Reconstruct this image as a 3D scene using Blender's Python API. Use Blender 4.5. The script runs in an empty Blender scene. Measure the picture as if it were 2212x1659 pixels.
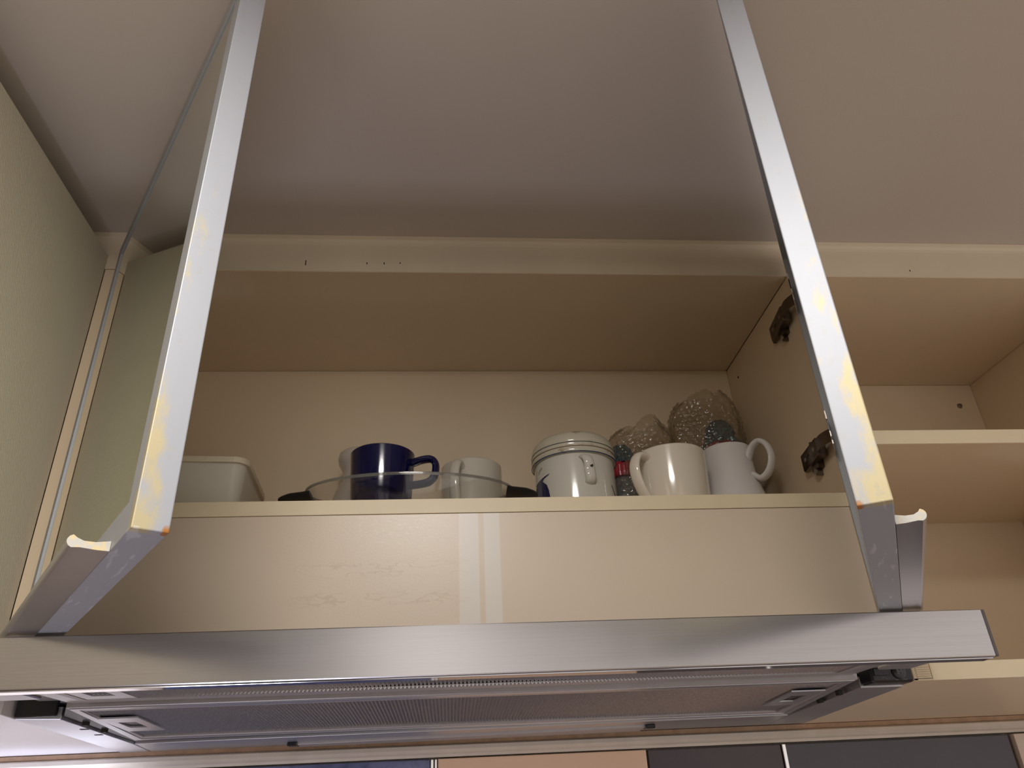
import bpy, bmesh, math, random
from mathutils import Vector, Matrix, noise
random.seed(7)
PI = math.pi
ZO = 2.05                      # height of the shelf top above the floor
SC = bpy.context.scene
COL = SC.collection

# ---------------------------------------------------------------- camera, world, lamp, exposure
cd = bpy.data.cameras.new('camera'); cam = bpy.data.objects.new('camera', cd); COL.objects.link(cam)
cd.sensor_fit = 'HORIZONTAL'; cd.sensor_width = 36.0; cd.lens = 26.6157; cd.clip_start = 0.01
Rt = Vector((0.99648467, -0.07203392, -0.04277161)); Up = Vector((0.00243432, -0.48543878, 0.87426728)); Fw = Vector((0.0837399, 0.87129806, 0.48355695))
M = Matrix(((Rt.x, Up.x, -Fw.x, 0.42314717), (Rt.y, Up.y, -Fw.y, -0.79720519), (Rt.z, Up.z, -Fw.z, -0.29757574 + ZO), (0, 0, 0, 1)))
cam.matrix_world = M
SC.camera = cam
w = bpy.data.worlds.new('world'); SC.world = w; w.use_nodes = True
w.node_tree.nodes['Background'].inputs[0].default_value = (0.80, 0.74, 0.70, 1)
w.node_tree.nodes['Background'].inputs[1].default_value = 1.1
SC.view_settings.view_transform = 'Standard'; SC.view_settings.look = 'None'
SC.view_settings.exposure = 0.0; SC.view_settings.gamma = 1.0
SC.view_settings.use_curve_mapping = False

def area(name, loc, rot, sx, sy, power, col):
    l = bpy.data.lights.new(name, 'AREA'); l.shape = 'RECTANGLE'; l.size = sx; l.size_y = sy
    l.energy = power; l.color = col
    o = bpy.data.objects.new(name, l); COL.objects.link(o)
    o.location = (loc[0], loc[1], loc[2] + ZO); o.rotation_euler = rot
    return o
LAMP_POS = (0.365, -0.93, 0.338)
dl_ = bpy.data.lights.new('ceiling_lamp_light', 'AREA'); dl_.shape = 'DISK'; dl_.size = 0.28; dl_.energy = 9.5; dl_.color = (1.0, 0.96, 0.91)
po = bpy.data.objects.new('ceiling_lamp_light', dl_); COL.objects.link(po); po.location = (LAMP_POS[0], LAMP_POS[1], 0.338 + ZO)
# cool strip light under the left cupboard
area('strip_light_glow', (-0.16, 0.262, -0.275), (math.radians(165), 0, 0), 0.34, 0.03, 0.11, (0.62, 0.70, 1.0))

area('added_cool_fill_light', (0.02, -0.22, -1.09), (PI, 0, 0), 0.22, 0.10, 1.6, (0.72, 0.76, 1.0))  # added cool fill from below left, brightens the left door's underside

# ---------------------------------------------------------------- materials
def mat(name, col, rough=0.5, metal=0.0, spec=0.5, mott=0.0, mscale=60, bump=0.0, bscale=400, coat=0.0, aniso=0.0):
    m = bpy.data.materials.new(name); m.use_nodes = True
    nt = m.node_tree; b = nt.nodes['Principled BSDF']
    b.inputs['Base Color'].default_value = (*col, 1); b.inputs['Roughness'].default_value = rough
    b.inputs['Metallic'].default_value = metal; b.inputs['Specular IOR Level'].default_value = spec
    b.inputs['Coat Weight'].default_value = coat; b.inputs['Coat Roughness'].default_value = 0.08
    b.inputs['Anisotropic'].default_value = aniso
    tc = nt.nodes.new('ShaderNodeTexCoord')
    n = nt.nodes.new('ShaderNodeTexNoise'); n.inputs['Scale'].default_value = mscale; n.inputs['Detail'].default_value = 4
    nt.links.new(tc.outputs['Object'], n.inputs['Vector'])
    mx = nt.nodes.new('ShaderNodeMix'); mx.data_type = 'RGBA'
    mx.inputs['A'].default_value = (*[c * (1 - mott) for c in col], 1); mx.inputs['B'].default_value = (*[min(1, c * (1 + mott)) for c in col], 1)
    nt.links.new(n.outputs['Fac'], mx.inputs['Factor']); nt.links.new(mx.outputs['Result'], b.inputs['Base Color'])
    if bump > 0:
        n2 = nt.nodes.new('ShaderNodeTexNoise'); n2.inputs['Scale'].default_value = bscale; n2.inputs['Detail'].default_value = 3
        nt.links.new(tc.outputs['Object'], n2.inputs['Vector'])
        bp = nt.nodes.new('ShaderNodeBump'); bp.inputs['Strength'].default_value = bump; bp.inputs['Distance'].default_value = 0.001
        nt.links.new(n2.outputs['Fac'], bp.inputs['Height']); nt.links.new(bp.outputs['Normal'], b.inputs['Normal'])
    m['tc'] = 1
    return m

def N(m, t): return m.node_tree.nodes.new(t)
def LK(m, a, b): m.node_tree.links.new(a, b)
def bsdf(m): return m.node_tree.nodes['Principled BSDF']
def basecol(m):            # the socket that feeds the base colour
    return bsdf(m).inputs['Base Color'].links[0].from_socket
def math_n(m, op, a, b=None, clamp=False):
    n = N(m, 'ShaderNodeMath'); n.operation = op; n.use_clamp = clamp
    for i, v in enumerate((a, b)):
        if v is None: continue
        if isinstance(v, (int, float)): n.inputs[i].default_value = v
        else: LK(m, v, n.inputs[i])
    return n.outputs[0]
def sepxyz(m):
    tc = N(m, 'ShaderNodeTexCoord'); s = N(m, 'ShaderNodeSeparateXYZ'); LK(m, tc.outputs['Object'], s.inputs[0]); return tc.outputs['Object'], s.outputs
def band(m, v, lo, hi, soft):
    a = math_n(m, 'DIVIDE', math_n(m, 'SUBTRACT', v, lo), soft, True)
    b = math_n(m, 'DIVIDE', math_n(m, 'SUBTRACT', hi, v), soft, True)
    return math_n(m, 'MULTIPLY', a, b, True)
def noise_n(m, vec, scale, detail=4, stretch=None, rough=0.5):
    if stretch:
        mp = N(m, 'ShaderNodeMapping'); mp.inputs['Scale'].default_value = stretch; LK(m, vec, mp.inputs['Vector']); vec = mp.outputs[0]
    n = N(m, 'ShaderNodeTexNoise'); n.inputs['Scale'].default_value = scale; n.inputs['Detail'].default_value = detail; n.inputs['Roughness'].default_value = rough
    LK(m, vec, n.inputs['Vector']); return n.outputs['Fac']
def ramp(m, v, lo, hi):
    return math_n(m, 'DIVIDE', math_n(m, 'SUBTRACT', v, lo), hi - lo, True)
def overlay(m, fac, col):
    mx = N(m, 'ShaderNodeMix'); mx.data_type = 'RGBA'; mx.inputs['B'].default_value = (*col, 1)
    LK(m, fac, mx.inputs['Factor']); LK(m, basecol(m), mx.inputs['A']); LK(m, mx.outputs['Result'], bsdf(m).inputs['Base Color'])

BEIGE = (0.73, 0.59, 0.42)
m_lam = mat('beige_laminate', BEIGE, 0.42, mott=0.03, mscale=25, bump=0.06, bscale=900)
m_backp = mat('pale_back_panel', (0.82, 0.68, 0.49), 0.5, mott=0.03, mscale=18, bump=0.05, bscale=900)
m_edge = mat('cream_edge_band', (0.78, 0.66, 0.46), 0.45, mott=0.05, mscale=40)
m_panel = mat('beige_panel_with_marks', (0.72, 0.60, 0.475), 0.33, mott=0.02, mscale=20, bump=0.05, bscale=700)
vec, s = sepxyz(m_panel)
f1 = band(m_panel, s[0], 0.4335, 0.4560, 0.0012); f2 = band(m_panel, s[0], 0.4605, 0.4790, 0.0012)
pal = math_n(m_panel, 'MULTIPLY', math_n(m_panel, 'MAXIMUM', f1, f2), 0.85)
overlay(m_panel, pal, (0.77, 0.72, 0.66))
wv = noise_n(m_panel, vec, 90, 6, (0.35, 1, 1.2)); st = band(m_panel, wv, 0.50, 0.56, 0.02)
reg = math_n(m_panel, 'MULTIPLY', band(m_panel, s[0], 0.25, 0.45, 0.04), math_n(m_panel, 'MAXIMUM', band(m_panel, s[2], -0.118, -0.098, 0.006), band(m_panel, s[2], -0.088, -0.066, 0.008)))
overlay(m_panel, math_n(m_panel, 'MULTIPLY', math_n(m_panel, 'MULTIPLY', st, reg), 0.45), (0.56, 0.44, 0.32))
sc_ = noise_n(m_panel, vec, 120, 5, (1, 1, 2.2)); reg2 = math_n(m_panel, 'MULTIPLY', band(m_panel, s[0], 0.31, 0.42, 0.03), band(m_panel, s[2], -0.055, -0.012, 0.012))
overlay(m_panel, math_n(m_panel, 'MULTIPLY', math_n(m_panel, 'MULTIPLY', ramp(m_panel, sc_, 0.58, 0.68), reg2), 0.55), (0.84, 0.80, 0.74))

m_wallpaper = mat('olive_beige_textured_board', (0.60, 0.545, 0.43), 0.5, mott=0.04, mscale=9)
vec, s = sepxyz(m_wallpaper)
wv_ = N(m_wallpaper, 'ShaderNodeTexWave'); wv_.inputs['Scale'].default_value = 130; wv_.inputs['Distortion'].default_value = 3; wv_.inputs['Detail'].default_value = 3
mp_ = N(m_wallpaper, 'ShaderNodeMapping'); mp_.inputs['Rotation'].default_value = (math.radians(70), 0, 0); LK(m_wallpaper, vec, mp_.inputs[0]); LK(m_wallpaper, mp_.outputs[0], wv_.inputs['Vector'])
wv_.bands_direction = 'Z'
bp_ = N(m_wallpaper, 'ShaderNodeBump'); bp_.inputs['Strength'].default_value = 0.25; bp_.inputs['Distance'].default_value = 0.0006
LK(m_wallpaper, wv_.outputs['Fac'], bp_.inputs['Height']); LK(m_wallpaper, bp_.outputs['Normal'], bsdf(m_wallpaper).inputs['Normal'])

m_ceil = mat('ceiling_paint', (0.57, 0.50, 0.445), 0.8, mott=0.035, mscale=5, bump=0.12, bscale=500)
m_trim = mat('painted_trim', (0.70, 0.60, 0.455), 0.6, mott=0.05, mscale=14, bump=0.1, bscale=300)
m_raw = mat('brown_raw_edge', (0.42, 0.27, 0.17), 0.8, mott=0.35, mscale=70, bump=0.3, bscale=200)
m_mould = mat('greige_moulding', (0.64, 0.57, 0.49), 0.5, mott=0.15, mscale=30)
m_wall = mat('wall_paint', (0.55, 0.48, 0.40), 0.8, mott=0.03, mscale=6)
m_floor = mat('floor_tile', (0.52, 0.43, 0.34), 0.4, mott=0.1, mscale=12)
m_under = mat('white_underside', (0.62, 0.59, 0.59), 0.3, mott=0.05, mscale=30)

def brushed(name, col, rough, stretch, aniso=0.0, streak=0.20, metal=1.0):
    m = mat(name, col, rough, metal, mott=0.0)
    vec, s = sepxyz(m)
    f = noise_n(m, vec, 1.0, 6, stretch, 0.7)
    mx = N(m, 'ShaderNodeMix'); mx.data_type = 'RGBA'
    mx.inputs['A'].default_value = (*[c * (1 - streak) for c in col], 1); mx.inputs['B'].default_value = (*[min(1, c * (1 + streak)) for c in col], 1)
    LK(m, f, mx.inputs['Factor']); LK(m, mx.outputs['Result'], bsdf(m).inputs['Base Color'])
    r = math_n(m, 'ADD', rough - 0.06, math_n(m, 'MULTIPLY', f, 0.12)); LK(m, r, bsdf(m).inputs['Roughness'])
    if aniso:
        bsdf(m).inputs['Anisotropic'].default_value = aniso; bsdf(m).inputs['Anisotropic Rotation'].default_value = 0.25
        t = N(m, 'ShaderNodeTangent'); t.direction_type = 'RADIAL'; t.axis = 'Z'; LK(m, t.outputs[0], bsdf(m).inputs['Tangent'])
    return m
m_steel = brushed('brushed_steel', (0.58, 0.56, 0.565), 0.56, (4, 4, 900), 0.97)
g_ = N(m_steel, 'ShaderNodeBsdfGlossy') if False else N(m_steel, 'ShaderNodeBsdfAnisotropic')
g_.inputs['Roughness'].default_value = 0.24; g_.inputs['Color'].default_value = (0.66, 0.63, 0.63, 1)
f_ = noise_n(m_steel, sepxyz(m_steel)[0], 1.0, 6, (6, 6, 1400), 0.75)
cr_ = N(m_steel, 'ShaderNodeMix'); cr_.data_type = 'RGBA'; cr_.inputs['A'].default_value = (0.46, 0.44, 0.445, 1); cr_.inputs['B'].default_value = (0.84, 0.81, 0.81, 1)
LK(m_steel, f_, cr_.inputs['Factor']); LK(m_steel, cr_.outputs['Result'], g_.inputs['Color'])
g_.inputs['Anisotropy'].default_value = 0.5; g_.inputs['Rotation'].default_value = 0.25
tg_ = N(m_steel, 'ShaderNodeTangent'); tg_.direction_type = 'RADIAL'; tg_.axis = 'Z'; LK(m_steel, tg_.outputs[0], g_.inputs['Tangent'])
mx_ = N(m_steel, 'ShaderNodeMixShader'); mx_.inputs[0].default_value = 0.62
out_ = [n for n in m_steel.node_tree.nodes if n.type == 'OUTPUT_MATERIAL'][0]
LK(m_steel, bsdf(m_steel).outputs[0], mx_.inputs[1]); LK(m_steel, g_.outputs[0], mx_.inputs[2]); LK(m_steel, mx_.outputs[0], out_.inputs[0])
vec, s = sepxyz(m_steel)
sm = math_n(m_steel, 'MULTIPLY', ramp(m_steel, noise_n(m_steel, vec, 120, 4, (0.25, 1, 1)), 0.56, 0.62), math_n(m_steel, 'MULTIPLY', band(m_steel, s[0], 0.53, 0.86, 0.04), band(m_steel, s[2], -0.186, -0.165, 0.006)))
overlay(m_steel, math_n(m_steel, 'MULTIPLY', sm, 0.4), (0.33, 0.29, 0.27))
m_hood = brushed('hood_steel', (0.66, 0.66, 0.69), 0.42, (3, 300, 300))
m_hooddk = mat('hood_grey_metal', (0.45, 0.42, 0.42), 0.5, 0.55, mott=0.08, mscale=40)
m_lip = mat('polished_lip', (0.62, 0.62, 0.66), 0.12, 1.0, mott=0.04)
m_mesh = mat('filter_mesh_metal', (0.50, 0.50, 0.52), 0.33, 0.85, mott=0.3, mscale=250, bump=0.5, bscale=900)
m_black = mat('black_plastic', (0.012, 0.012, 0.015), 0.28, mott=0.2, mscale=80)
m_grid = mat('pale_grey_marking', (0.14, 0.14, 0.14), 0.5)
m_darkrecess = mat('dark_recess', (0.10, 0.095, 0.10), 0.5, 0.5)

def alu(name, stain_amt):
    m = mat(name, (0.385, 0.40, 0.44), 0.54, 0.34, mott=0.03, mscale=30)
    vec, s = sepxyz(m)
    far = math_n(m, 'GREATER_THAN', math_n(m, 'ABSOLUTE', s[0]), 0.452)
    outer = ramp(m, s[1], 0.012, 0.003)                     # grime keeps to the outer-face side of the edge
    zlow = ramp(m, s[2], 0.12, -0.14); foot = ramp(m, s[2], -0.125, -0.150)
    n1 = noise_n(m, vec, 75, 5, (1, 1, 0.45), 0.62)
    k = math_n(m, 'ADD', n1, math_n(m, 'ADD', math_n(m, 'MULTIPLY', math_n(m, 'MULTIPLY', zlow, outer), 0.22), math_n(m, 'MULTIPLY', foot, 0.12)))
    t = math_n(m, 'MULTIPLY', math_n(m, 'MULTIPLY', ramp(m, k, 0.60, 0.76), math_n(m, 'MULTIPLY', far, ramp(m, s[2], 0.16, 0.04))), stain_amt)
    overlay(m, t, (0.55, 0.45, 0.20))
    n2 = noise_n(m, vec, 110, 4)
    corner = math_n(m, 'MULTIPLY', ramp(m, s[1], 0.0138, 0.0170), ramp(m, s[2], -0.1555, -0.1590))
    t2 = math_n(m, 'MULTIPLY', math_n(m, 'MULTIPLY', ramp(m, math_n(m, 'ADD', n2, math_n(m, 'MULTIPLY', corner, 0.25)), 0.62, 0.72), corner), far)
    overlay(m, t2, (0.42, 0.17, 0.03))
    n4 = noise_n(m, vec, 130, 4); overlay(m, math_n(m, 'MULTIPLY', math_n(m, 'MULTIPLY', ramp(m, n4, 0.60, 0.66), far), 0.25), (0.36, 0.36, 0.34))
    # wear scratches on the underside rail
    n3 = noise_n(m, vec, 30, 5, (1, 6, 1)); sc = math_n(m, 'MULTIPLY', ramp(m, n3, 0.60, 0.66), math_n(m, 'LESS_THAN', s[2], -0.159))
    overlay(m, math_n(m, 'MULTIPLY', sc, 0.25), (0.9, 0.9, 0.92))
    return m
m_alu = alu('door_aluminium', 0.72)
m_alu_end = mat('handle_end_metal', (0.60, 0.58, 0.53), 0.5, 0.1, mott=0.06, mscale=150)
overlay(m_alu_end, math_n(m_alu_end, 'MULTIPLY', ramp(m_alu_end, noise_n(m_alu_end, sepxyz(m_alu_end)[0], 160, 3), 0.5, 0.62), 0.6), (0.82, 0.62, 0.25))
m_alu_dk = mat('handle_aluminium', (0.55, 0.54, 0.56), 0.30, 0.95, mott=0.05, mscale=60)
m_mirror = mat('grey_mirror_glass', (0.74, 0.765, 0.66), 0.03, 1.0, mott=0.01, mscale=4)
m_bronze = mat('bronze_hinge_metal', (0.15, 0.115, 0.09), 0.30, 0.9, mott=0.15, mscale=100)
m_flange = mat('nickel_flange', (0.66, 0.60, 0.54), 0.38, 0.6, mott=0.08, mscale=300)

def glaze(name, col, mott=0.03, rough=0.12): return mat(name, col, rough, 0, 0.55, mott=mott, mscale=30, coat=0.3)
m_cream = glaze('cream_glaze', (0.80, 0.73, 0.62)); m_white = glaze('cool_white_glaze', (0.74, 0.71, 0.70)); m_grey = glaze('grey_white_glaze', (0.60, 0.54, 0.50))
m_blue = glaze('navy_glaze', (0.004, 0.005, 0.050)); m_jar = glaze('enamel_white', (0.66, 0.64, 0.58))
m_lid = glaze('stained_enamel_lid', (0.60, 0.555, 0.45))
vec, s = sepxyz(m_lid)
overlay(m_lid, math_n(m_lid, 'MULTIPLY', ramp(m_lid, noise_n(m_lid, vec, 70, 5, (0.6, 1, 1)), 0.60, 0.68), 0.7), (0.30, 0.20, 0.11))
m_brownline = glaze('brown_line', (0.20, 0.13, 0.08)); m_blueline = glaze('blue_line', (0.03, 0.06, 0.14)); m_bird = glaze('painted_navy', (0.008, 0.012, 0.07))
m_greyline = glaze('grey_line', (0.10, 0.11, 0.11)); m_ochre = glaze('ochre_mark', (0.42, 0.33, 0.17))
m_speck = glaze('speckled_white_glaze', (0.70, 0.66, 0.58), mott=0.08)
m_tub = mat('cream_plastic', (0.66, 0.62, 0.53), 0.45, mott=0.03, mscale=60)
m_tubrim = mat('yellowed_plastic_rim', (0.70, 0.62, 0.46), 0.45, mott=0.12, mscale=90)
m_rubber = mat('black_silicone', (0.010, 0.010, 0.012), 0.35)
m_redcap = mat('red_plastic', (0.36, 0.015, 0.03), 0.30, mott=0.3, mscale=300, coat=0.4)
m_foil = mat('blue_grey_foil', (0.10, 0.19, 0.26), 0.2, 0.6, mott=0.4, mscale=120, bump=0.7, bscale=180)
m_pewter = mat('grey_blue_body', (0.22, 0.25, 0.27), 0.35, 0.1, mott=0.3, mscale=90)
m_hole = mat('dark_hole', (0.02, 0.016, 0.012), 0.7)
m_screw = mat('screw_metal', (0.32, 0.28, 0.25), 0.3, 0.9)
m_silver = mat('silver_foil', (0.8, 0.8, 0.8), 0.2, 1.0, bump=0.5, bscale=150)

def glassmat():
    m = bpy.data.materials.new('clear_glass'); m.use_nodes = True; nt = m.node_tree; nt.nodes.clear()
    o = nt.nodes.new('ShaderNodeOutputMaterial'); tr = nt.nodes.new('ShaderNodeBsdfTransparent'); tr.inputs[0].default_value = (0.93, 0.93, 0.92, 1)
    gl = nt.nodes.new('ShaderNodeBsdfGlossy'); gl.inputs['Roughness'].default_value = 0.04
    lw = nt.nodes.new('ShaderNodeLayerWeight'); lw.inputs['Blend'].default_value = 0.35
    n = nt.nodes.new('ShaderNodeTexNoise'); n.inputs['Scale'].default_value = 25
    r = nt.nodes.new('ShaderNodeMath'); r.operation = 'MULTIPLY_ADD'; r.inputs[1].default_value = 0.34; r.inputs[2].default_value = 0.04
    nt.links.new(lw.outputs['Facing'], r.inputs[0])
    mx = nt.nodes.new('ShaderNodeMixShader'); nt.links.new(r.outputs[0], mx.inputs[0]); nt.links.new(tr.outputs[0], mx.inputs[1]); nt.links.new(gl.outputs[0], mx.inputs[2])
    nt.links.new(mx.outputs[0], o.inputs[0]); return m
m_glass = glassmat()
m_glassrim = mat('glass_rim', (0.30, 0.29, 0.27), 0.06, 0.35)
bsdf(m_glassrim).inputs['Alpha'].default_value = 0.55
m_reflpost = mat('dark_reflection_post', (0.05, 0.04, 0.035), 0.5)
def bubblemat():
    m = bpy.data.materials.new('bubble_film'); m.use_nodes = True; nt = m.node_tree; nt.nodes.clear()
    o = nt.nodes.new('ShaderNodeOutputMaterial'); tr = nt.nodes.new('ShaderNodeBsdfTransparent'); tr.inputs[0].default_value = (0.84, 0.80, 0.74, 1)
    gl = nt.nodes.new('ShaderNodeBsdfGlossy'); gl.inputs['Roughness'].default_value = 0.09
    df = nt.nodes.new('ShaderNodeBsdfTranslucent'); df.inputs[0].default_value = (0.75, 0.70, 0.62, 1)
    d2 = nt.nodes.new('ShaderNodeBsdfDiffuse'); d2.inputs[0].default_value = (0.75, 0.70, 0.62, 1)
    n = nt.nodes.new('ShaderNodeTexNoise'); n.inputs['Scale'].default_value = 140; n.inputs['Detail'].default_value = 3
    tc = nt.nodes.new('ShaderNodeTexCoord'); nt.links.new(tc.outputs['Object'], n.inputs['Vector'])
    b = nt.nodes.new('ShaderNodeBump'); b.inputs['Strength'].default_value = 0.45; b.inputs['Distance'].default_value = 0.001
    nt.links.new(n.outputs['Fac'], b.inputs['Height']); nt.links.new(b.outputs['Normal'], gl.inputs['Normal'])
    lw = nt.nodes.new('ShaderNodeLayerWeight'); lw.inputs['Blend'].default_value = 0.4
    r = nt.nodes.new('ShaderNodeMath'); r.operation = 'MULTIPLY_ADD'; r.inputs[1].default_value = 0.24; r.inputs[2].default_value = 0.07
    nt.links.new(lw.outputs['Facing'], r.inputs[0])
    a = nt.nodes.new('ShaderNodeMixShader'); a.inputs[0].default_value = 0.5; nt.links.new(df.outputs[0], a.inputs[1]); nt.links.new(d2.outputs[0], a.inputs[2])
    c = nt.nodes.new('ShaderNodeMixShader'); c.inputs[0].default_value = 0.12; nt.links.new(tr.outputs[0], c.inputs[1]); nt.links.new(a.outputs[0], c.inputs[2])
    mx = nt.nodes.new('ShaderNodeMixShader'); nt.links.new(r.outputs[0], mx.inputs[0]); nt.links.new(c.outputs[0], mx.inputs[1]); nt.links.new(gl.outputs[0], mx.inputs[2])
    nt.links.new(mx.outputs[0], o.inputs[0]); return m
m_bubble = bubblemat()
def emis(name, col, s):
    m = bpy.data.materials.new(name); m.use_nodes = True; b = m.node_tree.nodes['Principled BSDF']
    b.inputs['Base Color'].default_value = (*col, 1); b.inputs['Emission Color'].default_value = (*col, 1); b.inputs['Emission Strength'].default_value = s
    return m
m_lampglass = emis('lit_lamp_glass', (1, 0.95, 0.88), 3.0)
m_striplit = emis('lit_strip', (0.85, 0.88, 1.0), 4.0)

# ---------------------------------------------------------------- geometry helpers (coordinates: shelf top front edge is z=0,y=0)
def box(bm, x0, x1, y0, y1, z0, z1, bev=0.0, seg=1):
    vs = [bm.verts.new(p) for p in ((x0, y0, z0), (x1, y0, z0), (x1, y1, z0), (x0, y1, z0), (x0, y0, z1), (x1, y0, z1), (x1, y1, z1), (x0, y1, z1))]
    fs = [bm.faces.new([vs[i] for i in f]) for f in ((3, 2, 1, 0), (4, 5, 6, 7), (0, 1, 5, 4), (1, 2, 6, 5), (2, 3, 7, 6), (3, 0, 4, 7))]
    if bev > 0:
        es = list({e for f in fs for e in f.edges})
        bmesh.ops.bevel(bm, geom=es, offset=bev, segments=seg, affect='EDGES', profile=0.7)
    return vs
def hexa(bm, pts, bev=0.0):      # 8 points: bottom ring then top ring
    vs = [bm.verts.new(p) for p in pts]
    fs = [bm.faces.new([vs[i] for i in f]) for f in ((3, 2, 1, 0), (4, 5, 6, 7), (0, 1, 5, 4), (1, 2, 6, 5), (2, 3, 7, 6), (3, 0, 4, 7))]
    if bev > 0: bmesh.ops.bevel(bm, geom=list({e for f in fs for e in f.edges}), offset=bev, segments=1, affect='EDGES')
def lathe(bm, prof, c=(0, 0, 0), seg=48, sx=1.0, sy=1.0, wob=None):
    rings = []
    for r, z in prof:
        if r < 1e-6: rings.append([bm.verts.new((c[0], c[1], c[2] + z))]); continue
        rings.append([bm.verts.new((c[0] + sx * r * math.cos(2 * PI * i / seg) * (wob(i, z) if wob else 1), c[1] + sy * r * math.sin(2 * PI * i / seg) * (wob(i, z) if wob else 1), c[2] + z)) for i in range(seg)])
    for a, b in zip(rings, rings[1:]):
        for i in range(seg):
            j = (i + 1) % seg
            q = [a[i] if len(a) > 1 else a[0], a[j] if len(a) > 1 else None, b[j] if len(b) > 1 else b[0], b[i] if len(b) > 1 else None]
            q = [v for v in q if v is not None]
            if len(q) >= 3: bm.faces.new(q)
    bmesh.ops.recalc_face_normals(bm, faces=bm.faces[:])
def smooth_path(pts, n=8):
    out = []
    P = [pts[0]] + list(pts) + [pts[-1]]
    P = [Vector(p) for p in P]
    for i in range(1, len(P) - 2):
        for k in range(n):
            t = k / n
            a, b, c, d = P[i - 1], P[i], P[i + 1], P[i + 2]
            out.append(0.5 * ((2 * b) + (c - a) * t + (2 * a - 5 * b + 4 * c - d) * t * t + (3 * b - a - 3 * c + d) * t ** 3))
    out.append(P[-2]); return out
def sweep(bm, pts, side, ra, rb, seg=12, scale=None):   # elliptical section: ra along side, rb across
    side = Vector(side).normalized(); rings = []
    for i, p in enumerate(pts):
        t = (pts[min(i + 1, len(pts) - 1)] - pts[max(i - 1, 0)]).normalized()
        nn = t.cross(side).normalized(); k = scale(i / (len(pts) - 1)) if scale else 1
        rings.append([bm.verts.new(p + side * math.cos(2 * PI * j / seg) * ra * k + nn * math.sin(2 * PI * j / seg) * rb * k) for j in range(seg)])
    for a, b in zip(rings, rings[1:]):
        for j in range(seg): bm.faces.new((a[j], a[(j + 1) % seg], b[(j + 1) % seg], b[j]))
    bm.faces.new(rings[0][::-1]); bm.faces.new(rings[-1])
    bmesh.ops.recalc_face_normals(bm, faces=bm.faces[:])
def ring_prism(bm, outer, inner, z0, z1):   # flat plate with one hole; lists of (x,y) of equal length; z may be a function
    n = len(outer)
    zf = lambda p, z: z(p) if callable(z) else z
    O0 = [bm.verts.new((*p, zf(p, z0))) for p in outer]; I0 = [bm.verts.new((*p, zf(p, z0))) for p in inner]
    O1 = [bm.verts.new((*p, zf(p, z1))) for p in outer]; I1 = [bm.verts.new((*p, zf(p, z1))) for p in inner]
    for i in range(n):
        j = (i + 1) % n
        bm.faces.new((O0[j], O0[i], I0[i], I0[j])); bm.faces.new((O1[i], O1[j], I1[j], I1[i]))
        bm.faces.new((O0[i], O0[j], O1[j], O1[i])); bm.faces.new((I0[j], I0[i], I1[i], I1[j]))
    bmesh.ops.recalc_face_normals(bm, faces=bm.faces[:])

def link(name, bm, m, origin=(0, 0, 0), parent=None, smooth=False, sub=0):
    me = bpy.data.meshes.new(name)
    if any(origin): bmesh.ops.translate(bm, verts=bm.verts, vec=-Vector(origin))
    bm.to_mesh(me); bm.free(); me.materials.append(m)
    if smooth:
        for p in me.polygons: p.use_smooth = True
        try:
            me.set_sharp_from_angle(angle=math.radians(40))
        except Exception: pass
    o = bpy.data.objects.new(name, me); COL.objects.link(o)
    if parent: o.parent = parent
    else: o.location = (origin[0], origin[1], origin[2] + ZO)
    return o
def thing(name, label, cat, origin=(0, 0, 0), group=None, rotz=0.0):
    o = bpy.data.objects.new(name, None); o.empty_display_size = 0.05; COL.objects.link(o)
    o.location = (origin[0], origin[1], origin[2] + ZO); o.rotation_euler = (0, 0, rotz)
    o['label'] = label; o['category'] = cat
    if group: o['group'] = group
    o['_o'] = list(origin)
    return o
def part(name, bm, m, root, smooth=False, sub_of=None):      # geometry given in scene coordinates
    org = tuple(root['_o']) if '_o' in root else (0, 0, 0)
    return link(name, bm, m, org, sub_of or root, smooth)
def pbox(name, m, root, x0, x1, y0, y1, z0, z1, bev=0.0005, sub_of=None):
    bm = bmesh.new(); box(bm, x0, x1, y0, y1, z0, z1, bev); return part(name, bm, m, root, False, sub_of)
def struct(name, bm, m): o = link(name, bm, m); o['kind'] = 'structure'; return o
def sbox(name, m, *a, bev=0.0):
    bm = bmesh.new(); box(bm, *a, bev); return struct(name, bm, m)

H1 = 0.3117; CE = 0.3648; KH = 0.0481; ZB = -0.2056
def zt(y, off=0.0): return ZB + off - KH * y                 # the sagging underside plane
XR = 0.8817

# ---------------------------------------------------------------- the room
WY = 0.325
sbox('ceiling', m_ceil, -1.0, 2.6, -2.8, WY + 0.1, CE, CE + 0.05)
sbox('floor', m_floor, -1.0, 2.6, -2.8, WY + 0.1, -ZO - 0.05, -ZO)
wb = sbox('wall_back', m_wall, -1.0, 2.6, WY, WY + 0.1, -ZO, CE)
sbox('wall_left', m_wall, -1.1, -1.0, -2.8, WY + 0.1, -ZO, CE)
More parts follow.
